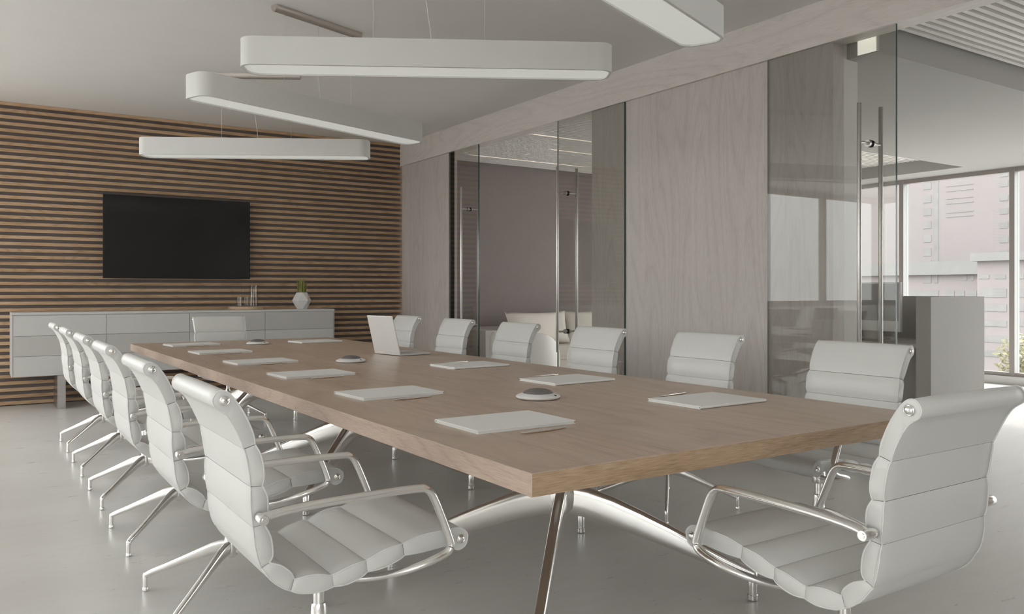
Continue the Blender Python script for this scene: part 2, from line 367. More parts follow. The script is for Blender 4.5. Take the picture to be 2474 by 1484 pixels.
# ------------------------------------------------------------------ office and lounge behind the doors
oc = tag(bx('ceiling_office', 4.66, OX + .25, -3.2, 9.3, 2.80, 2.95, M['slatgap']), kind=S)
tag(bx('ceiling_bulkhead', 4.692, OX + .02, 2.987, 5.2, 2.605, 2.80, M['office']), kind=S)
tag(bx('ceiling_border', 9.9, OX + .02, 5.2, 9.0, 2.605, 2.80, M['office']), kind=S)
tag(bx('ceiling_border_near', 9.9, OX + .02, -3.0, 2.987, 2.605, 2.80, M['office']), kind=S)
tag(bx('trim_2', 4.66, 4.72, -3.0, 2.987, 2.735, 2.80, M['sill']), kind=S)
first = None
for y in [1.0 + .064 * i for i in range(31)] + [5.24 + .064 * i for i in range(58)]:
    if first is None:
        bm = bmesh.new(); box(bm, 4.72, 9.9, -.016, .016, 2.755, 2.80); first = build('slat', bm, M['slatwhite'], oc, loc=(0, y, 0))
    else: inst('slat', first, oc, loc=(0, y, 0))
tag(bx('wall_lounge', 4.66, OX, 8.98, 9.2, 0, 2.80, M['mauve']), kind=S)
for k, (x0, x1, y, lb) in enumerate(((5.0, 6.75, 8.456, 'thin warm strip light in the slatted lounge ceiling, nearest the mauve wall'),
                                     (5.6, 7.4, 7.624, 'thin warm strip light in the slatted lounge ceiling, middle one'),
                                     (4.9, 6.4, 6.984, 'thin warm strip light in the slatted lounge ceiling, farthest from the mauve wall'),
                                     (6.6, 8.4, 2.392, 'warm strip light between slats of the office ceiling at the picture\'s top right'))):
    t = thing('strip_light', (x0, y, 2.76), lb, 'ceiling light', group='strip lights in the slatted ceiling')
    bx('diffuser', 0, x1 - x0, -.012, .012, -.003, .012, M['striplight'], t); bx('housing', 0, x1 - x0, -.0155, .0155, .012, .035, M['sill'], t)
t = thing('glowing_bulkhead_end', (4.668, 3.05, 2.61), 'small square bulkhead end face given a glow, above the white wall stub', 'ceiling light')
bx('diffuser', .008, .012, -.063, .063, -.002, .15, M['cove'], t); bx('housing', .012, .03, -.07, .07, -.002, .16, M['sill'], t)  # panel and backing added to make the bulkhead's end face look lit
# office window wall
win = bx('window_3', OX, OX + .07, -3.0, 9.0, .0, .06, M['sill']); tag(win, kind=S)
bx('window_sill', OX - .06, OX + .1, -3.0, 9.0, 0, .10, M['sill'], win)
bx('bottom_rail', OX - .02, OX + .06, -3.0, 9.0, .10, .145, M['frame'], win)
bx('top_rail', OX - .02, OX + .06, -3.0, 9.0, 2.55, 2.66, M['frame'], win)
for k in range(9):
    y = 6.272 - 1.395 * (k - 1)
    bm = bmesh.new(); fs = box(bm, OX - .03, OX + .09, y - .03, y + .03, .1, 2.62); fs[2].material_index = 1  # window light on this side is put into its paler colour
    build('mullion', bm, [M['frame'], M['mullion_lit_side']], win)
    if k: bx('pane', OX + .05, OX + .056, y + .03, y + 1.365, .14, 2.56, M['clear'], win)
tag(bx('wall_office_end', 4.66, OX + .2, 9.2, 9.3, 0, 2.8, M['wallpaint']), kind=S)

# ------------------------------------------------------------------ conference table
TZ = .705; TX0, TX1, TY0, TY1 = 1.067, 2.703, 1.531, 7.09; TC = 1.89
t = thing('conference_table', (TC, 4.31, 0), 'long oak conference table with thick square top on polished metal star bases', 'table')
bm = bmesh.new(); fs = box(bm, TX0 - TC, TX1 - TC, TY0 - 4.31, TY1 - 4.31, TZ - .055, TZ)
fs[2].material_index = 1; fs[4].material_index = 1; fs[3].material_index = 2; fs[5].material_index = 2
es = list(bm.edges); bmesh.ops.bevel(bm, geom=es, offset=.0015, segments=1, affect='EDGES')
build('tabletop', bm, [M['table'], M['table_end_dim'], M['table_side']], t)
legs0 = None
for hy in (2.5, 4.5, 6.5):
    yy = hy - 4.31
    bm = bmesh.new(); lathe(bm, [(.03, .285), (.045, .30), (.05, .33), (.05, .36), (.042, .40), (.035, .45), (.035, .62), (.11, .635), (.11, .6499)], 28)
    build('column', bm, M['chrome'], t, smooth=True, loc=(0, yy, 0))
    for sx in (-1, 1):
        for sy in (-1, 1):
            ex, ey = .48 * sx, .5 * sy
            bm = bmesh.new(); ps = []; sz = []
            for f, z, a, b in ((.02, .332, .024, .056), (.12, .322, .024, .056), (.25, .296, .0235, .053), (.4, .258, .0225, .047), (.55, .217, .0215, .041), (.7, .174, .0205, .034), (.85, .13, .019, .026), (.95, .104, .018, .0205), (1.0, .092, .0172, .0172)):
                ps.append((ex * f, ey * f, z)); sz.append((a, b))
            sweep(bm, ps, sz, 24, ex=3.2); lg = build('leg', bm, M['chrome'], t, smooth=True, loc=(0, yy, 0))
            bm = bmesh.new(); lathe(bm, [(.016, .022), (.0165, .05), (.0172, .10), (.010, .112)], 18, (ex, ey)); build('foot_post', bm, M['chrome'], lg, smooth=True)
            bm = bmesh.new(); lathe(bm, [(.016, .001), (.0185, .003), (.0185, .02), (.0165, .022)], 18, (ex, ey)); build('glide', bm, M['chrome'], lg, smooth=True)

# ------------------------------------------------------------------ chairs
W = .225
def cushion_mesh(front, back, w=W, sub=4, roll=False):
    """front and back: side outline in (x, z), both running the same way; extruded over the chair's width with a piped edge"""
    f = catmull([Vector((p[0], p[1])) for p in front], sub); b = catmull([Vector((p[0], p[1])) for p in back], sub)
    for L_ in (f, b):          # neighbours meet a little inside one another, so that the seam closes
        L_[0] = L_[0] + (L_[0] - L_[1]).normalized() * .0002
        if not roll: L_[-1] = L_[-1] + (L_[-1] - L_[-2]).normalized() * .0002
    out = f + b[::-1]
    c = sum(out, Vector((0, 0))) / len(out)
    bm = bmesh.new(); rings = []
    nf = len(f)
    for y, shrink, crown in ((-w, .0035, 0), (-w + .003, .0, 0), (-w + .05, 0, .6), (-w + .12, 0, .9), (0, 0, 1), (w - .12, 0, .9), (w - .05, 0, .6), (w - .003, 0, 0), (w, .0035, 0)):
        ring = []
        for i, p in enumerate(out):
            a, q = out[i - 1], out[(i + 1) % len(out)]
            tn = (q - a); tn = tn.normalized() if tn.length > 1e-6 else Vector((1, 0)); nn = Vector((tn.y, -tn.x))
            if (p + nn * .001 - c).length < (p - c).length and i not in (0, nf - 1, nf, len(out) - 1): pass
            g = p + (c - p).normalized() * shrink if shrink else p.copy()
            # crown: the middle swells a little away from the seams
            if crown:
                k = (i / (nf - 1)) if i < nf else ((i - nf) / (len(out) - nf - 1))
                g = g + nn * NS[0] * .003 * crown * math.sin(math.pi * k)
            # ends of the strip are rounded where they meet the next one
            k = (i / (nf - 1)) if i < nf else 1 - ((i - nf) / (len(out) - nf - 1))
            e = (1 - k if roll else abs(2 * k - 1)) ** 5
            yy = math.copysign(abs(y) - .0065 * e * max(0, (abs(y) - w + .05) / .05), y)
            ring.append(bm.verts.new((g.x, yy, g.y)))
        rings.append(ring)
    ring_faces(bm, rings)
    for y in (-w + .002, w - .002):
        for L_ in (f, b):
            m_ = len(L_) - 1; ps = []
            for i, p in enumerate(L_):
                kk = i / m_; e = (1 - kk if roll else abs(2 * kk - 1)) ** 5
                ps.append((p.x, y - math.copysign(.0065 * e, y), p.y))
            sweep(bm, ps, .0021, 6, up=(0, 1, 0), mi=1)
    return bm
NS = [1]
CUSH = [
 ('back_cushion', [(-.2365, .759), (-.240, .781), (-.252, .812), (-.267, .842), (-.284, .868), (-.299, .885), (-.313, .8915), (-.326, .887), (-.3345, .871), (-.330, .855), (-.318, .846)],
                  [(-.263, .7505), (-.271, .771), (-.281, .794), (-.294, .819), (-.306, .836), (-.3175, .8455)]),
 ('back_cushion', [(-.219, .6585), (-.217, .69), (-.2235, .73), (-.2355, .757)], [(-.2475, .6605), (-.2515, .69), (-.2565, .72), (-.262, .749)]),
 ('back_cushion', [(-.2145, .567), (-.2085, .59), (-.208, .628), (-.218, .657)], [(-.242, .564), (-.2455, .59), (-.2485, .628), (-.2475, .659)]),
 ('back_cushion', [(-.2025, .474), (-.196, .495), (-.200, .533), (-.2135, .5655)], [(-.2215, .464), (-.231, .487), (-.2385, .525), (-.2415, .5625)]),
 ('seat_cushion', [(-.1425, .4225), (-.153, .443), (-.176, .463), (-.201, .473)], [(-.1505, .396), (-.176, .4115), (-.201, .434), (-.2205, .463)]),
 ('seat_cushion', [(-.0465, .4135), (-.080, .4235), (-.112, .4265), (-.141, .422)], [(-.0425, .3845), (-.085, .3815), (-.126, .3865), (-.1495, .3955)]),
 ('seat_cushion', [(.0435, .434), (.028, .4345), (-.008, .428), (-.0455, .414)], [(.048, .404), (.020, .393), (-.008, .386), (-.0415, .385)]),
 ('seat_cushion', [(.1465, .4595), (.125, .4595), (.085, .452), (.0445, .4345)], [(.152, .4275), (.125, .418), (.095, .4095), (.049, .4045)]),
 ('seat_cushion', [(.148, .460), (.20, .4725), (.25, .4755), (.288, .4775), (.318, .4745), (.337, .4605), (.3405, .446), (.333, .4255), (.314, .417), (.295, .423)],
                  [(.1535, .428), (.20, .429), (.25, .433), (.275, .434), (.294, .424)]),
]
def make_chair():
    r = thing('conference_chair', (0, 0, 0), '', 'chair')
    for nm, f, b in CUSH:
        # pick the sign that makes the crown swell outwards
        v = Vector((f[len(f) // 2][0] - b[len(b) // 2][0], f[len(f) // 2][1] - b[len(b) // 2][1]))
        tn = Vector((f[-1][0] - f[0][0], f[-1][1] - f[0][1])); nn = Vector((tn.y, -tn.x))
        NS[0] = 1 if nn.dot(v) > 0 else -1
        build(nm, cushion_mesh(f, b, roll=len(f) > 6), [M['leather'], M['piping']], r, smooth=True, sharp=50)
    for s in (-1, 1):
        for (x, z) in ((-.309, .868), (.317, .446)):
            bm = bmesh.new(); prof = [(.0125, 0), (.0125, .0018), (.0112, .0032), (.0102, .0026), (.0092, .0045), (.0055, .0066), (.0004, .0074)]
            lathe(bm, prof, 18); bmesh.ops.rotate(bm, verts=bm.verts, cent=(0, 0, 0), matrix=Matrix.Rotation(R(-90 * s), 3, 'X'))
            build('bolt', bm, M['chrome'], r, smooth=True, loc=(x, s * (W + .0005), z))
        y0 = s * (W + .033)
        P = [(-.236, .5915, y0), (-.218, .597, y0), (-.18, .6025, y0), (-.089, .608, y0), (.069, .610, y0), (.170, .6085, y0), (.193, .605, y0), (.209, .593, y0), (.2195, .574, y0), (.232, .546, y0),
             (.250, .502, y0), (.2655, .460, y0), (.2685, .445, y0), (.263, .433, y0), (.248, .4245, y0), (.210, .414, y0), (.172, .403, y0 * .965), (.132, .388, y0 * .86), (.092, .370, y0 * .66), (.055, .354, y0 * .41), (.022, .343, y0 * .16), (.002, .340, y0 * .03)]
        pts = catmull([(p[0], p[2], p[1]) for p in P], 3)
        n = len(pts); sz = []
        for i in range(n):
            k = i / (n - 1)
            top = .0165 if k < .33 else (.0135 if k > .5 else .0165 - .003 * (k - .33) / .17)
            sz.append((top, .0102))
        bm = bmesh.new(); sweep(bm, pts, sz, 12, up=(0, 0, 1) if False else (.12, 0, 1)); build('arm', bm, M['chrome'], r, smooth=True, sharp=70)
        bm = bmesh.new(); a = -.232
        sweep(bm, [(a, s * (W - .004), .591), (a, s * (W + .006), .591)], .008, 14)
        sweep(bm, [(a, s * (W + .006), .591), (a, s * (W + .008), .591), (a, s * (W + .049), .591), (a, s * (W + .051), .591)], [.0112, .0125, .0125, .0112], 18)
        sweep(bm, [(a, s * (W + .051), .591), (a, s * (W + .053), .591)], .006, 12)
        build('arm_joint', bm, M['chrome'], r, smooth=True)
    bm = bmesh.new(); lathe(bm, [(.012, .312), (.026, .314), (.0275, .32), (.0275, .356), (.026, .362), (.012, .364)], 24); build('seat_hub', bm, M['chrome'], r, smooth=True)
    bm = bmesh.new(); lathe(bm, [(.0155, .235), (.0155, .316)], 22); build('column', bm, M['chrome'], r, smooth=True)
    bm = bmesh.new(); lathe(bm, [(.012, .150), (.022, .158), (.027, .175), (.026, .20), (.0225, .235), (.021, .262), (.0185, .268), (.0165, .268)], 24); build('column_sleeve', bm, M['chrome'], r, smooth=True)
    for sx in (-1, 1):
        for sy in (-1, 1):
            ex, ey = .25 * sx, .25 * sy
            bm = bmesh.new(); ps = []; sz = []
            for f, z, a, b in ((.0, .190, .013, .025), (.10, .187, .0125, .0245), (.2, .178, .012, .0215), (.35, .157, .0115, .0175), (.55, .127, .011, .0145), (.75, .097, .0102, .0122), (.92, .072, .0095, .0115), (.985, .061, .009, .0105), (1.0, .052, .008, .008)):
                ps.append((ex * f, ey * f, z)); sz.append((a, b))
            sweep(bm, ps, sz, 16, ex=2.8); lg = build('leg', bm, M['chrome'], r, smooth=True)
            bm = bmesh.new(); lathe(bm, [(.0085, .014), (.009, .045), (.0092, .062), (.006, .068)], 14, (ex, ey)); build('foot_post', bm, M['chrome'], lg, smooth=True)
            bm = bmesh.new(); lathe(bm, [(.0085, .001), (.0102, .002), (.0102, .012), (.009, .014)], 14, (ex, ey)); build('glide', bm, M['chrome'], lg, smooth=True)
    return r
chair0 = make_chair(); used = []
ORD = ['nearest the viewer', 'second from near end', 'third from near end', 'fourth from near end', 'fifth from near end', 'farthest from viewer']
def place_chair(x, y, rz, label, group='white conference chairs around the table'):
    c = chair0 if not used else copy_tree(chair0)
    used.append(c); c.location = (x, y, 0); c.rotation_euler = (0, 0, rz); tag(c, label, 'chair', group)
LCH = [(.799, 2.165), (.800, 3.065), (.812, 4.035), (.818, 4.915), (.82, 5.812), (.824, 6.718)]
RCH = [(2.988, 2.172), (3.041, 3.125), (3.017, 4.012), (3.01, 4.912), (3.056, 5.878), (3.103, 6.905)]
for (x, y), o_ in zip(LCH, ORD): place_chair(x, y, 0, 'white ribbed armchair in the row left of the table, ' + o_)
for (x, y), o_ in zip(RCH, ORD): place_chair(x, y, R(180), 'white ribbed armchair on the glass door side, ' + o_)
place_chair(1.885, 1.293, R(90), 'white ribbed armchair at the near table end, back towards the viewer')
place_chair(1.885, 7.34, R(-90), 'white armchair at the far table end before the sideboard')

# ------------------------------------------------------------------ on the table
def make_folder():
    r = thing('folder', (0, 0, 0), '', 'folder')
    # sheet folded round the +Y edge; long side along X
    L_, D = .178, .132
    def leaf(z0, z1, y1):
        bm = bmesh.new(); box(bm, -L_, L_, -D, y1, z0, z1); return bm
    build('cover', leaf(.0082, .0110, D - .004), M['folder'], r, bevel=.0008)
    build('back_cover', leaf(.0004, .0026, D - .004), M['folder'], r, bevel=.0008)
    bm = bmesh.new(); bx_ = box(bm, -L_ + .003, L_ - .003, -D + .003, D - .008, .0027, .0078)
    build('sheets', bm, M['plastic'], r)
    bm = bmesh.new(); out = []
    for k in range(9):
        a = -math.pi / 2 + math.pi * k / 8; out.append((D - .004 + .0055 * math.cos(a), .0057 + .0053 * math.sin(a)))
    for k in range(8, -1, -1):
        a = -math.pi / 2 + math.pi * k / 8; out.append((D - .004 + .0032 * math.cos(a), .0057 + .003 * math.sin(a)))
    ra = [bm.verts.new((-L_, p[0], p[1])) for p in out]; rb = [bm.verts.new((L_, p[0], p[1])) for p in out]
    ring_faces(bm, [ra, rb]); build('spine', bm, M['folder'], r, smooth=True)
    return r
def make_pen():
    r = thing('pen', (0, 0, 0), '', 'pen')
    z = .0052
    def half(xs, lo, hi, m, nm):
        bm = bmesh.new(); rings = []
        for x, rad in xs:
            ring = []
            for k in range(7):
                a = math.pi * (lo + (hi - lo) * k / 6); ring.append(bm.verts.new((x, rad * math.cos(a), z + rad * math.sin(a))))
            rings.append(ring)
        for a_, b_ in zip(rings[:-1], rings[1:]):
            for i in range(7): bm.faces.new((a_[i], a_[(i + 1) % 7], b_[(i + 1) % 7], b_[i]))
        bm.faces.new(rings[0]); bm.faces.new(rings[-1]); build(nm, bm, m, r, smooth=True, sharp=60)
    xs = [(-.088, .0015), (-.082, .0026), (-.05, .0042), (0, .0049), (.04, .0047), (.08, .0036), (.088, .0032)]
    half(xs, .12, 1.12, M['chrome'], 'metal_shell'); half(xs, 1.12, 2.12, M['penwood'], 'wooden_shell')
    bm = bmesh.new(); sweep(bm, [(-.002, 0, z), (.001, 0, z)], .0051, 12); build('ring', bm, M['chrome'], r, smooth=True)
    return r
fo = make_folder(); pe = make_pen(); nf = [0]
def place_set(x, y, rz, px, py, prz, who):
    f = fo if nf[0] == 0 else copy_tree(fo); p = pe if nf[0] == 0 else copy_tree(pe); nf[0] += 1
    f.location = (x, y, TZ); f.rotation_euler = (0, 0, rz); tag(f, 'closed white folder ' + who, 'folder', 'white folders on the table')
    p.location = (px, py, TZ); p.rotation_euler = (0, 0, prz); tag(p, 'slim metal and wood pen ' + who, 'pen', 'pens beside the folders')
k = 1.0887
LF = [(1.292, 1.990, 0), (1.300, 2.790, 3), (1.303, 3.632, 3), (1.306, 4.421, 3), (1.308, 5.271, 3), (1.316, 6.095, 4)]
LP = [(1.299, 1.807, 5), (1.307, 2.609, 8), (1.313, 3.452, 10), (1.322, 4.258, 9), (1.318, 5.105, 11), (1.32, 5.93, 9)]
for i, (a, b) in enumerate(zip(LF, LP)):
    place_set(a[0] * k, a[1] * k, R(a[2]), b[0] * k, b[1] * k, R(b[2]), 'before the left-row chair ' + ORD[i])
RF = [(2.126, 1.992, 1, 0), (2.126, 2.786, 3, 1), (2.130, 3.610, 2, 2), (2.175, 5.975, 6, 5)]
RP = [(2.142, 2.175, 9), (2.150, 2.979, 8), (2.159, 3.80, 10), (2.20, 6.17, 9)]
for a, b in zip(RF, RP):
    place_set(a[0] * k, a[1] * k, R(180 + a[2]), b[0] * k, b[1] * k, R(b[2]), 'before the door-side chair ' + ORD[a[3]])
def make_speaker():
    r = thing('conference_speaker', (0, 0, 0), '', 'speakerphone')
    bm = bmesh.new(); lathe(bm, [(.072, .001), (.081, .003), (.0852, .007), (.086, .0105), (.0845, .013), (.077, .0165), (.066, .0205), (.0595, .0225), (.059, .0218)], 40); build('base', bm, M['plastic'], r, smooth=True, sharp=60)
    bm = bmesh.new(); lathe(bm, [(.059, .0205), (.058, .0245), (.049, .0315), (.035, .0365), (.018, .0392), (.0005, .04)], 36); build('speaker_dome', bm, M['meshgrey'], r, smooth=True)
    bm = bmesh.new(); a = R(-66); lathe(bm, [(.0046, .0135), (.005, .0172), (.0044, .019), (.0005, .0194)], 12, (.0765 * math.cos(a), .077 * math.sin(a))); build('button', bm, M['rubber'], r, smooth=True)
    return r
sp = make_speaker()
for i, (x, y, lb) in enumerate(((1.835, 2.59, 'nearest the viewer'), (1.866, 4.53, 'in the middle of the table'), (1.884, 6.45, 'at the far end'))):
    s_ = sp if i == 0 else copy_tree(sp)
    s_.location = (x, y, TZ); tag(s_, 'round white speakerphone with grey dome on the oak table, ' + lb, 'speakerphone', 'speakerphones along the table')
# laptop
t = thing('laptop', (2.277, 4.905, TZ), 'open white laptop on the table, screen turned towards the glass doors', 'laptop', R(9))
bx('base', 0, .235, -.147, .147, .003, .013, M['alu'], t, bevel=.004)
bx('keyboard', .03, .13, -.125, .125, .0131, .0136, M['keys'], t)
bx('touchpad', .145, .215, -.045, .045, .0131, .0134, M['keys'], t)
bm = bmesh.new(); box(bm, -.007, 0, -.147, .147, .004, .265); bmesh.ops.rotate(bm, verts=bm.verts, cent=(0, 0, .012), matrix=Matrix.Rotation(R(-14), 3, 'Y'))
lid = build('lid', bm, M['alu'], t, bevel=.003)
bm = bmesh.new(); box(bm, .0002, .0008, -.137, .137, .02, .255); bmesh.ops.rotate(bm, verts=bm.verts, cent=(0, 0, .012), matrix=Matrix.Rotation(R(-14), 3, 'Y'))
build('screen', bm, M['screen'], lid)

# ------------------------------------------------------------------ sideboard, screen and things on the sideboard
t = thing('sideboard', (1.9, 9.12, 0), 'long low white sideboard with twelve flat drawers against the slatted wall', 'sideboard')
X0, X1, Y0, Y1 = .335, 3.474, 8.925, 9.375
bx('body', X0 - 1.9, X1 - 1.9, Y0 - 9.12 + .012, Y1 - 9.12, .318, .895, M['shadowgap'], t)
bx('top', X0 - 1.9 - .004, X1 - 1.9 + .004, Y0 - 9.12 - .003, Y1 - 9.12, .897, .92, M['lacquer'], t, bevel=.002)
bx('side_panel', X0 - 1.9 - .004, X0 - 1.9, Y0 - 9.12, Y1 - 9.12, .316, .896, M['lacquer'], t)
bx('side_panel', X1 - 1.9, X1 - 1.9 + .004, Y0 - 9.12, Y1 - 9.12, .316, .896, M['lacquer'], t)
tone = [[0, 0, 1, 1], [1, 1, 0, 0], [0, 0, 1, 0]]  # picks the drawer fronts that are slightly darker
cw = (X1 - X0 - .02) / 4
for c_ in range(4):
    for r_ in range(3):
        xa = X0 - 1.9 + .01 + c_ * cw; z1 = .888 - r_ * .191
        bx('drawer', xa + .0018, xa + cw - .0018, Y0 - 9.12 - .006, Y0 - 9.12 + .012, z1 - .1872, z1, M['lacquer_darker' if tone[r_][c_] else 'lacquer'], t, bevel=.0015)
for x in (.735, 3.07):
    bx('leg', x - 1.9 - .035, x - 1.9 + .035, -.245, .17, 0, .318, M['steel'], t, bevel=.002)
t = thing('television', (1.882, 9.3, 1.685), 'large black wall-mounted flat television on the slatted wall above the sideboard', 'television')
bx('housing', -.7415, .7415, -.022, .0, -.43, .43, M['bezel'], t, bevel=.003)
bx('screen', -.733, .733, -.0245, -.021, -.418, .422, M['screen'], t)
bx('wall_mount', -.3, .3, 0, .076, -.2, .2, M['bezel'], t)
SZ = .92
t = thing('tray', (2.53, 9.1, SZ), 'round light wooden tray holding glasses and jug on the sideboard', 'tray')
bm = bmesh.new(); lathe(bm, [(.172, 0), (.182, .002), (.183, .006), (.183, .033), (.18, .0355), (.176, .036), (.0005, .036)], 48); build('dish', bm, M['tray'], t, smooth=True, sharp=40)
TZ2 = SZ + .0364
def tumbler(x, y, lb):
    t = thing('drinking_glass', (x, y, TZ2), lb, 'glass', group='glasses on the tray')
    bm = bmesh.new(); lathe(bm, [(.024, .0), (.0265, .002), (.0285, .102), (.0272, .1022), (.0253, .012), (.0005, .010)], 24); build('bowl', bm, M['tumbler'], t, smooth=True)
tumbler(2.437, 9.03, 'clear straight drinking glass on the tray, farthest from the jug')
tumbler(2.510, 9.02, 'clear straight drinking glass on the tray, second from the jug')
tumbler(2.562, 9.06, 'clear straight drinking glass on the tray, closest to the jug')
tumbler(2.475, 9.15, 'clear straight drinking glass on the tray, behind the other glasses')
t = thing('water_jug', (2.622, 9.13, TZ2), 'tall clear glass water jug with curved handle on the tray', 'jug', R(180))
bm = bmesh.new(); lathe(bm, [(.047, .0), (.050, .003), (.048, .12), (.046, .20), (.050, .232), (.0485, .2322), (.0445, .20), (.0465, .12), (.0475, .012), (.0005, .010)], 30); build('body', bm, M['tumbler'], t, smooth=True)
bm = bmesh.new(); sweep(bm, catmull([(.046, 0, .205), (.075, 0, .222), (.10, 0, .215), (.112, 0, .19), (.115, 0, .15)], 4), [(.008, .005)] * 17, 10, up=(0, 1, 0)); build('handle', bm, M['tumbler'], t, smooth=True)
bm = bmesh.new(); sweep(bm, [(-.04, 0, .205), (-.052, 0, .222), (-.072, 0, .236)], [(.022, .003), (.018, .003), (.008, .003)], 10, up=(1, 0, .6)); build('spout', bm, M['tumbler'], t, smooth=True)
t = thing('potted_grass', (3.156, 9.1, SZ), 'faceted white ceramic pot of green grass on the right end of the sideboard', 'plant')
bm = bmesh.new(); rings = []
for rr, z, off in ((.062, 0, 0), (.108, .094, .5), (.064, .186, 0), (.058, .186, 0), (.058, .165, 0)):
    rings.append([bm.verts.new((rr * math.cos(2 * math.pi * (q + off) / 6 + R(20)), rr * math.sin(2 * math.pi * (q + off) / 6 + R(20)), z)) for q in range(6)])
for (a_, b_, up) in ((rings[0], rings[1], 1), (rings[1], rings[2], 0)):
    for q in range(6):
        n_ = (q + 1) % 6
        if up: bm.faces.new((a_[q], a_[n_], b_[q])); bm.faces.new((a_[n_], b_[n_], b_[q]))
        else: bm.faces.new((a_[q], a_[n_], b_[n_])); bm.faces.new((a_[q], b_[n_], b_[q]))
ring_faces(bm, rings[2:], False); bm.faces.new(rings[0][::-1])
build('pot', bm, M['ceramic'], t)
bm = bmesh.new(); lathe(bm, [(.050, .155), (.050, .172), (.0005, .174)], 12); build('soil', bm, M['soil'], t)
bm = bmesh.new(); rg = random.Random(3)
for q in range(150):
    a = rg.uniform(0, 6.28); r0 = .05 * rg.random() ** .6; h = rg.uniform(.10, .195); ln = abs(rg.gauss(0, .022)) + (.055 if q % 14 == 0 else 0)
    b_ = Vector((r0 * math.cos(a), r0 * math.sin(a), .172)); d = Vector((math.cos(a), math.sin(a), 0)); s_ = Vector((-d.y, d.x, 0)) * .0042
    pr = None
    for j in range(4):
        f = j / 3; p = b_ + d * (ln * f * f) + Vector((0, 0, h * (f - (.25 * f * f if q % 14 == 0 else 0)))); wv = s_ * (1 - f * .9)
        cur = (bm.verts.new(p - wv), bm.verts.new(p + wv))
        if pr: bm.faces.new((pr[0], pr[1], cur[1], cur[0]))
        pr = cur
tag(build('grass_blades', bm, M['grass'], t), kind='stuff')

# ------------------------------------------------------------------ pendant lamps
def lamp(loc, rz, label, ceiling_len=.74):
    t = thing('pendant_lamp', (loc[0], loc[1], 2.262), label, 'lamp', rz, 'linear pendant lamps')
    hl, hw, rad = .955, .112, .075
    def outline(d, n=7):
        pts = []
        for cx_, cy_, a0 in ((hl - rad, hw - rad, 0), (-hl + rad, hw - rad, 90), (-hl + rad, -hw + rad, 180), (hl - rad, -hw + rad, 270)):
            for q in range(n): a = R(a0 + 90 * q / (n - 1)); pts.append((cx_ + (rad - d) * math.cos(a), cy_ + (rad - d) * math.sin(a)))
        return pts
    bm = bmesh.new(); rings = []
    for d, z in ((.015, .016), (.015, .0), (.001, 0), (0, .001), (0, .142), (.001, .143)):
        rings.append([bm.verts.new((p[0], p[1], z)) for p in outline(d)])
    ring_faces(bm, rings, False); bm.faces.new(rings[-1]); build('body', bm, M['lampbody'], t, smooth=True, sharp=35)
    bm = bmesh.new(); ra = [bm.verts.new((p[0], p[1], .0085)) for p in outline(.0152)]; rb = [bm.verts.new((p[0], p[1], .015)) for p in outline(.0152)]
    ring_faces(bm, [ra, rb]); build('diffuser', bm, M['diffuser'], t, smooth=True)
    top = ZC - 2.262
    bm = bmesh.new(); n_ = 14; rings = []
    for x in (-ceiling_len / 2, ceiling_len / 2):
        rings.append([bm.verts.new((x, .03 * math.cos(math.pi * q / n_), top - .042 * math.sin(math.pi * q / n_))) for q in range(n_ + 1)])
    for q in range(n_): bm.faces.new((rings[0][q], rings[0][q + 1], rings[1][q + 1], rings[1][q]))
    for g_ in rings: bm.faces.new(g_)
    bm.faces.new((rings[0][0], rings[1][0], rings[1][-1], rings[0][-1]))
    build('canopy', bm, M['rail'], t, smooth=True, sharp=50)
    for x in (-.29, .29):
        bm = bmesh.new(); sweep(bm, [(x, 0, .143), (x, 0, top - .04)], .0011, 6)
        lathe(bm, [(.004, .143), (.004, .158), (.0015, .162)], 8, (x, 0)); lathe(bm, [(.0015, top - .062), (.004, top - .055), (.004, top - .038)], 8, (x, 0))
        build('suspension_wire', bm, M['cable'], t, smooth=True)
    bm = bmesh.new(); sweep(bm, catmull([(.01, 0, .143), (.006, 0, .22), (-.01, 0, .33), (-.022, 0, .45), (-.012, 0, .56), (-.005, 0, top - .04)], 5), .0022, 8); build('power_cable', bm, M['cable'], t, smooth=True)
lamp((1.954, 2.342), R(20.5), 'white linear pendant lamp at the top right, cut by the picture edge')
lamp((2.004, 3.811), R(-30), 'white linear pendant lamp that shows largest, second from the viewer')
lamp((1.988, 5.386), R(20), 'white linear pendant lamp slanting down across the picture, third from viewer')
lamp((2.04, 7.02), R(-30), 'white rounded linear pendant lamp nearest the television')

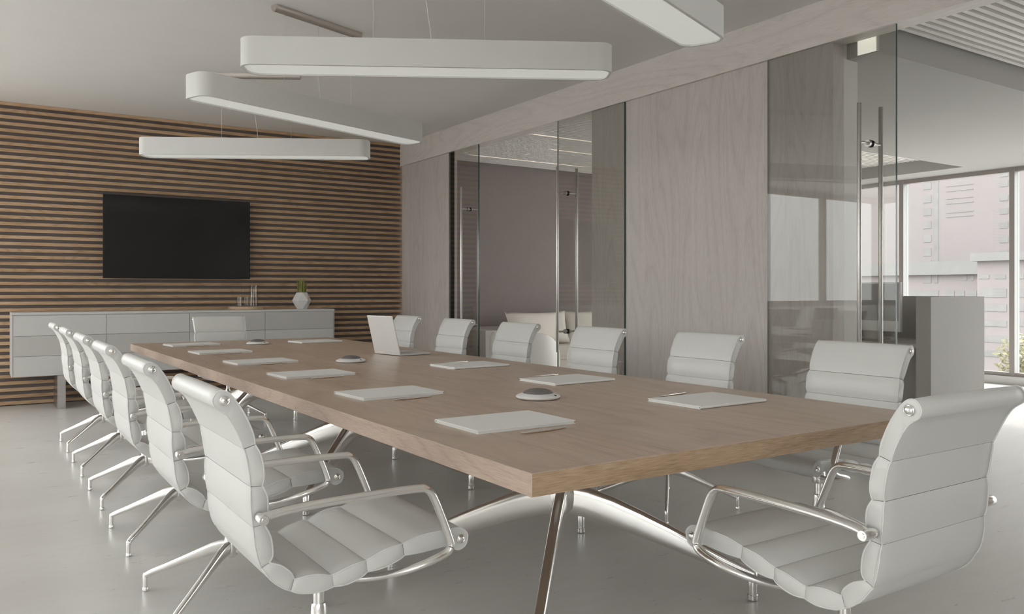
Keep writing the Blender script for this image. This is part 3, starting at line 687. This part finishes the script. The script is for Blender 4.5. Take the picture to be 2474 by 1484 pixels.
# ------------------------------------------------------------------ lounge furniture seen through the doors
t = thing('sofa', (6.3, 8.5, 0), 'grey-beige sofa against the mauve lounge wall behind the glass doors', 'sofa')
bx('base', -1.2, 1.2, -.35, .42, .06, .27, M['cushion'], t, bevel=.02)
bx('backrest', -1.2, 1.2, .25, .44, .24, .67, M['sofa'], t, bevel=.04)
bx('arm', -1.28, -1.06, -.36, .44, .06, .66, M['sofa'], t, bevel=.03)
bx('arm', 1.06, 1.28, -.36, .44, .06, .66, M['sofa'], t, bevel=.03)
for x0 in (-1.05, 0.005):
    bx('seat_cushion', x0, x0 + 1.045, -.36, .25, .275, .45, M['cushion'], t, bevel=.045)
for x in (-1.1, 1.1):
    for y in (-.3, .38): bx('leg', x - .03, x + .03, y - .03, y + .03, 0, .06, M['steel'], t)
def pillow(x, y, z, w_, h_, lb, lean, rz):
    bm = bmesh.new(); n = 12; top = []; bot = []
    for i in range(n + 1):
        for sgn, L_ in ((1, top), (-1, bot)):
            for j in range(n + 1):
                u, v = 2 * i / n - 1, 2 * j / n - 1
                puff = .11 * ((1 - u * u) * (1 - v * v)) ** .45
                pin = 1 - .10 * (1 - u * u) * abs(v) ** 3 ; pin2 = 1 - .07 * (1 - v * v) * abs(u) ** 3
                L_.append(bm.verts.new((u * w_ / 2 * pin2, sgn * puff, v * h_ / 2 * pin)))
    for L_ in (top, bot):
        for i in range(n):
            for j in range(n):
                a = i * (n + 1) + j; bm.faces.new((L_[a], L_[a + 1], L_[a + n + 2], L_[a + n + 1]))
    bmesh.ops.remove_doubles(bm, verts=bm.verts, dist=.0005)
    o = build('throw_pillow', bm, M['cushion'], smooth=True, sharp=80, loc=(x, y, z)); o.rotation_euler = (R(lean), 0, R(rz))
    tag(o, lb, 'pillow', 'pillows on the lounge sofa')
pillow(5.97, 8.42, .66, .96, .43, 'large ivory pillow with pointed corners on the lounge sofa, at the arm end', -16, 2)
pillow(6.78, 8.5, .66, .75, .43, 'ivory pillow on the lounge sofa, half hidden behind the wooden wall panel', -14, 0)
t = thing('tub_chair', (5.10, 7.45, 0), 'rounded white tub armchair in the lounge behind the glass doors', 'armchair', R(200))
bm = bmesh.new(); rings = []
n = 40
for (ro, z, pw) in ((.30, .10, 0), (.36, .16, 0), (.385, .30, 0), (.39, .45, 0), (.385, .60, .0), (.365, .665, 0), (.335, .675, 0), (.31, .65, 0), (.30, .5, 0), (.30, .38, 0)):
    ring = []
    for q in range(n + 1):
        a = R(-128 + 256 * q / n); e = abs(a) / R(128)
        drop = 1 - .62 * max(0, (e - .45) / .55) ** 2
        zz = z if z < .3 else .3 + (z - .3) * drop
        ring.append(bm.verts.new((ro * math.cos(a), ro * math.sin(a), zz)))
    rings.append(ring)
for a_, b_ in zip(rings[:-1], rings[1:]):
    for q in range(n): bm.faces.new((a_[q], a_[q + 1], b_[q + 1], b_[q]))
for e_ in (0, n): bm.faces.new([r_[e_] for r_ in rings])
build('shell', bm, M['tub'], t, smooth=True)
bm = bmesh.new(); lathe(bm, [(.24, .22), (.29, .24), (.30, .30), (.295, .37), (.27, .40), (.0005, .41)], 36); build('seat_cushion', bm, M['cushion'], t, smooth=True)
bm = bmesh.new(); lathe(bm, [(.22, 0), (.23, .012), (.05, .03), (.03, .05), (.03, .225)], 28); build('pedestal', bm, M['steel'], t, smooth=True)

# ------------------------------------------------------------------ office desk and monitor
t = thing('office_desk', (6.6, 4.1, 0), 'white office desk with high side and back panels by the bright office windows', 'desk')
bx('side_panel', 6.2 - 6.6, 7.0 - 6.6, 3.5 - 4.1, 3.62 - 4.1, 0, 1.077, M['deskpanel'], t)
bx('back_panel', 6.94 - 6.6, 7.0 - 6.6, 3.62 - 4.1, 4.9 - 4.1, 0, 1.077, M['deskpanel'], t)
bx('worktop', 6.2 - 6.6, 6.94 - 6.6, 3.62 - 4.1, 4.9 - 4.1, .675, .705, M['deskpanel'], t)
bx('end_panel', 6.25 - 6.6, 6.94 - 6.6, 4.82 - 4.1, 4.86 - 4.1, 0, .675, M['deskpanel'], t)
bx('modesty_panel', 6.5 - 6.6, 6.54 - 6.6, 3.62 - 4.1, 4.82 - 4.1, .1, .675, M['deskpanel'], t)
t = thing('desktop_monitor', (6.52, 4.2, .705), 'slim desktop computer with grey screen on the office desk', 'computer', R(-6))
bx('housing', -.012, .012, -.285, .285, .075, .492, M['imac'], t, bevel=.006)
bx('screen', -.0145, -.011, -.265, .265, .165, .478, M['imacscreen'], t)
bx('stand', .0, .02, -.09, .09, .008, .12, M['steel'], t, bevel=.004)
bx('foot', -.09, .10, -.1, .1, .0005, .008, M['steel'], t, bevel=.003)

# ------------------------------------------------------------------ the city outside the office windows
tag(bx('street', -150, 130, -120, 160, -6.2, -6, M['outground']), 'pale street level far below the office windows', 'ground', kind='structure')
hx, vx = 1237., 704.; ss, cc = math.sin(TH), math.cos(TH)
def at(u, v, X):
    r = (u - hx) / 1982.; t_ = X / (ss + r * cc); return (t_ * (cc - r * ss), CAM_H - (v - vx) / 1982. * t_)
def block(nm, X, u0, u1, v0, label, m, depth, rows, roof=True, zb=-6.):
    """a building whose street front stands at x = X; rows: (list of (u0, u1), list of (v0, v1)) of its windows"""
    y1, z1 = at(u0, v0, X); y0, _ = at(u1, v0, X)
    t = thing(nm, (X, (y0 + y1) / 2, zb), label, 'building')
    ox, oy = X, (y0 + y1) / 2
    bx('wall', 0, depth, y0 - oy, y1 - oy, 0, z1 - zb, m, t)
    if roof: bx('roof_edge', -.35, depth + .2, y0 - oy - .3, y1 - oy + .3, z1 - zb - roof, z1 - zb + .05, M['roofedge'], t)
    for us, vs in rows:
        for (a, b) in us:
            for (c, d) in vs:
                ya, _ = at(a, c, X); yb, zt_ = at(b, c, X); _, zl = at(a, d, X)
                f = bx('window', -.03, .06, yb - oy, ya - oy, zl - zb, zt_ - zb, M['pane'], t)
    return t
block('tower_block', 78, 1990, 2620, 120, 'tall pale tower block filling the office window view', M['facade'], 14,
      [([(2231, 2250)], [(v, v + 19) for v in (408, 440, 472, 503, 534, 567, 600, 628)]), ([(2257, 2268)], [(428, 640)]), ([(2286, 2352)], [(444, 452), (456, 464), (476, 482), (486, 494), (508, 516), (520, 526)]),
       ([(2416, 2436)], [(v, v + 16) for v in (412, 436, 470, 502, 536, 571, 604)])], roof=False, zb=-27.)
block('low_building', 64, 1990, 2372, 642, 'pale low building at the foot of the tower', M['facade_low'], 10,
      [([(2232, 2250), (2258, 2266)], [(664, 684)]), ([(2326, 2336), (2345, 2353)], [(666, 678)]), ([(2190, 2268), (2288, 2306), (2314, 2330), (2338, 2360)], [(702, 716)])], roof=1.0)
block('long_building', 58, 2361, 2640, 614, 'pale long building with dark roof edge at the right of the tower', M['facade_low'], 10,
      [([(2366, 2390), (2404, 2430), (2456, 2474)], [(664, 674)]), ([(2370, 2432), (2456, 2520)], [(698, 718), (736, 752), (776, 788), (814, 826), (850, 860)])], roof=.5)
t = thing('street_tree', (34, at(2478, 870, 34)[0], -6), 'yellowish green leafy tree low outside the office window', 'tree')
bm = bmesh.new(); sweep(bm, [(0, 0, 0), (.05, 0, 1.2), (0, .05, 3.8)], [.14, .11, .07], 8); build('trunk', bm, M['bark'], t, smooth=True)
bm = bmesh.new(); rg = random.Random(5)
for q in range(900):
    a = rg.uniform(0, 6.28); b_ = rg.uniform(-1, 1); r_ = 1.05 * rg.random() ** .4
    c = Vector((r_ * math.cos(a) * math.sqrt(1 - b_ * b_), r_ * math.sin(a) * math.sqrt(1 - b_ * b_), 4.4 + r_ * b_ * 1.1))
    u_ = Vector((rg.gauss(0, 1), rg.gauss(0, 1), rg.gauss(0, 1))).normalized(); v_ = u_.orthogonal().normalized(); s_ = rg.uniform(.08, .16)
    bm.faces.new([bm.verts.new(c + u_ * s_), bm.verts.new(c + v_ * s_ * .5), bm.verts.new(c - u_ * s_), bm.verts.new(c - v_ * s_ * .5)])
tag(build('foliage', bm, M['leaf'], t), kind='stuff')
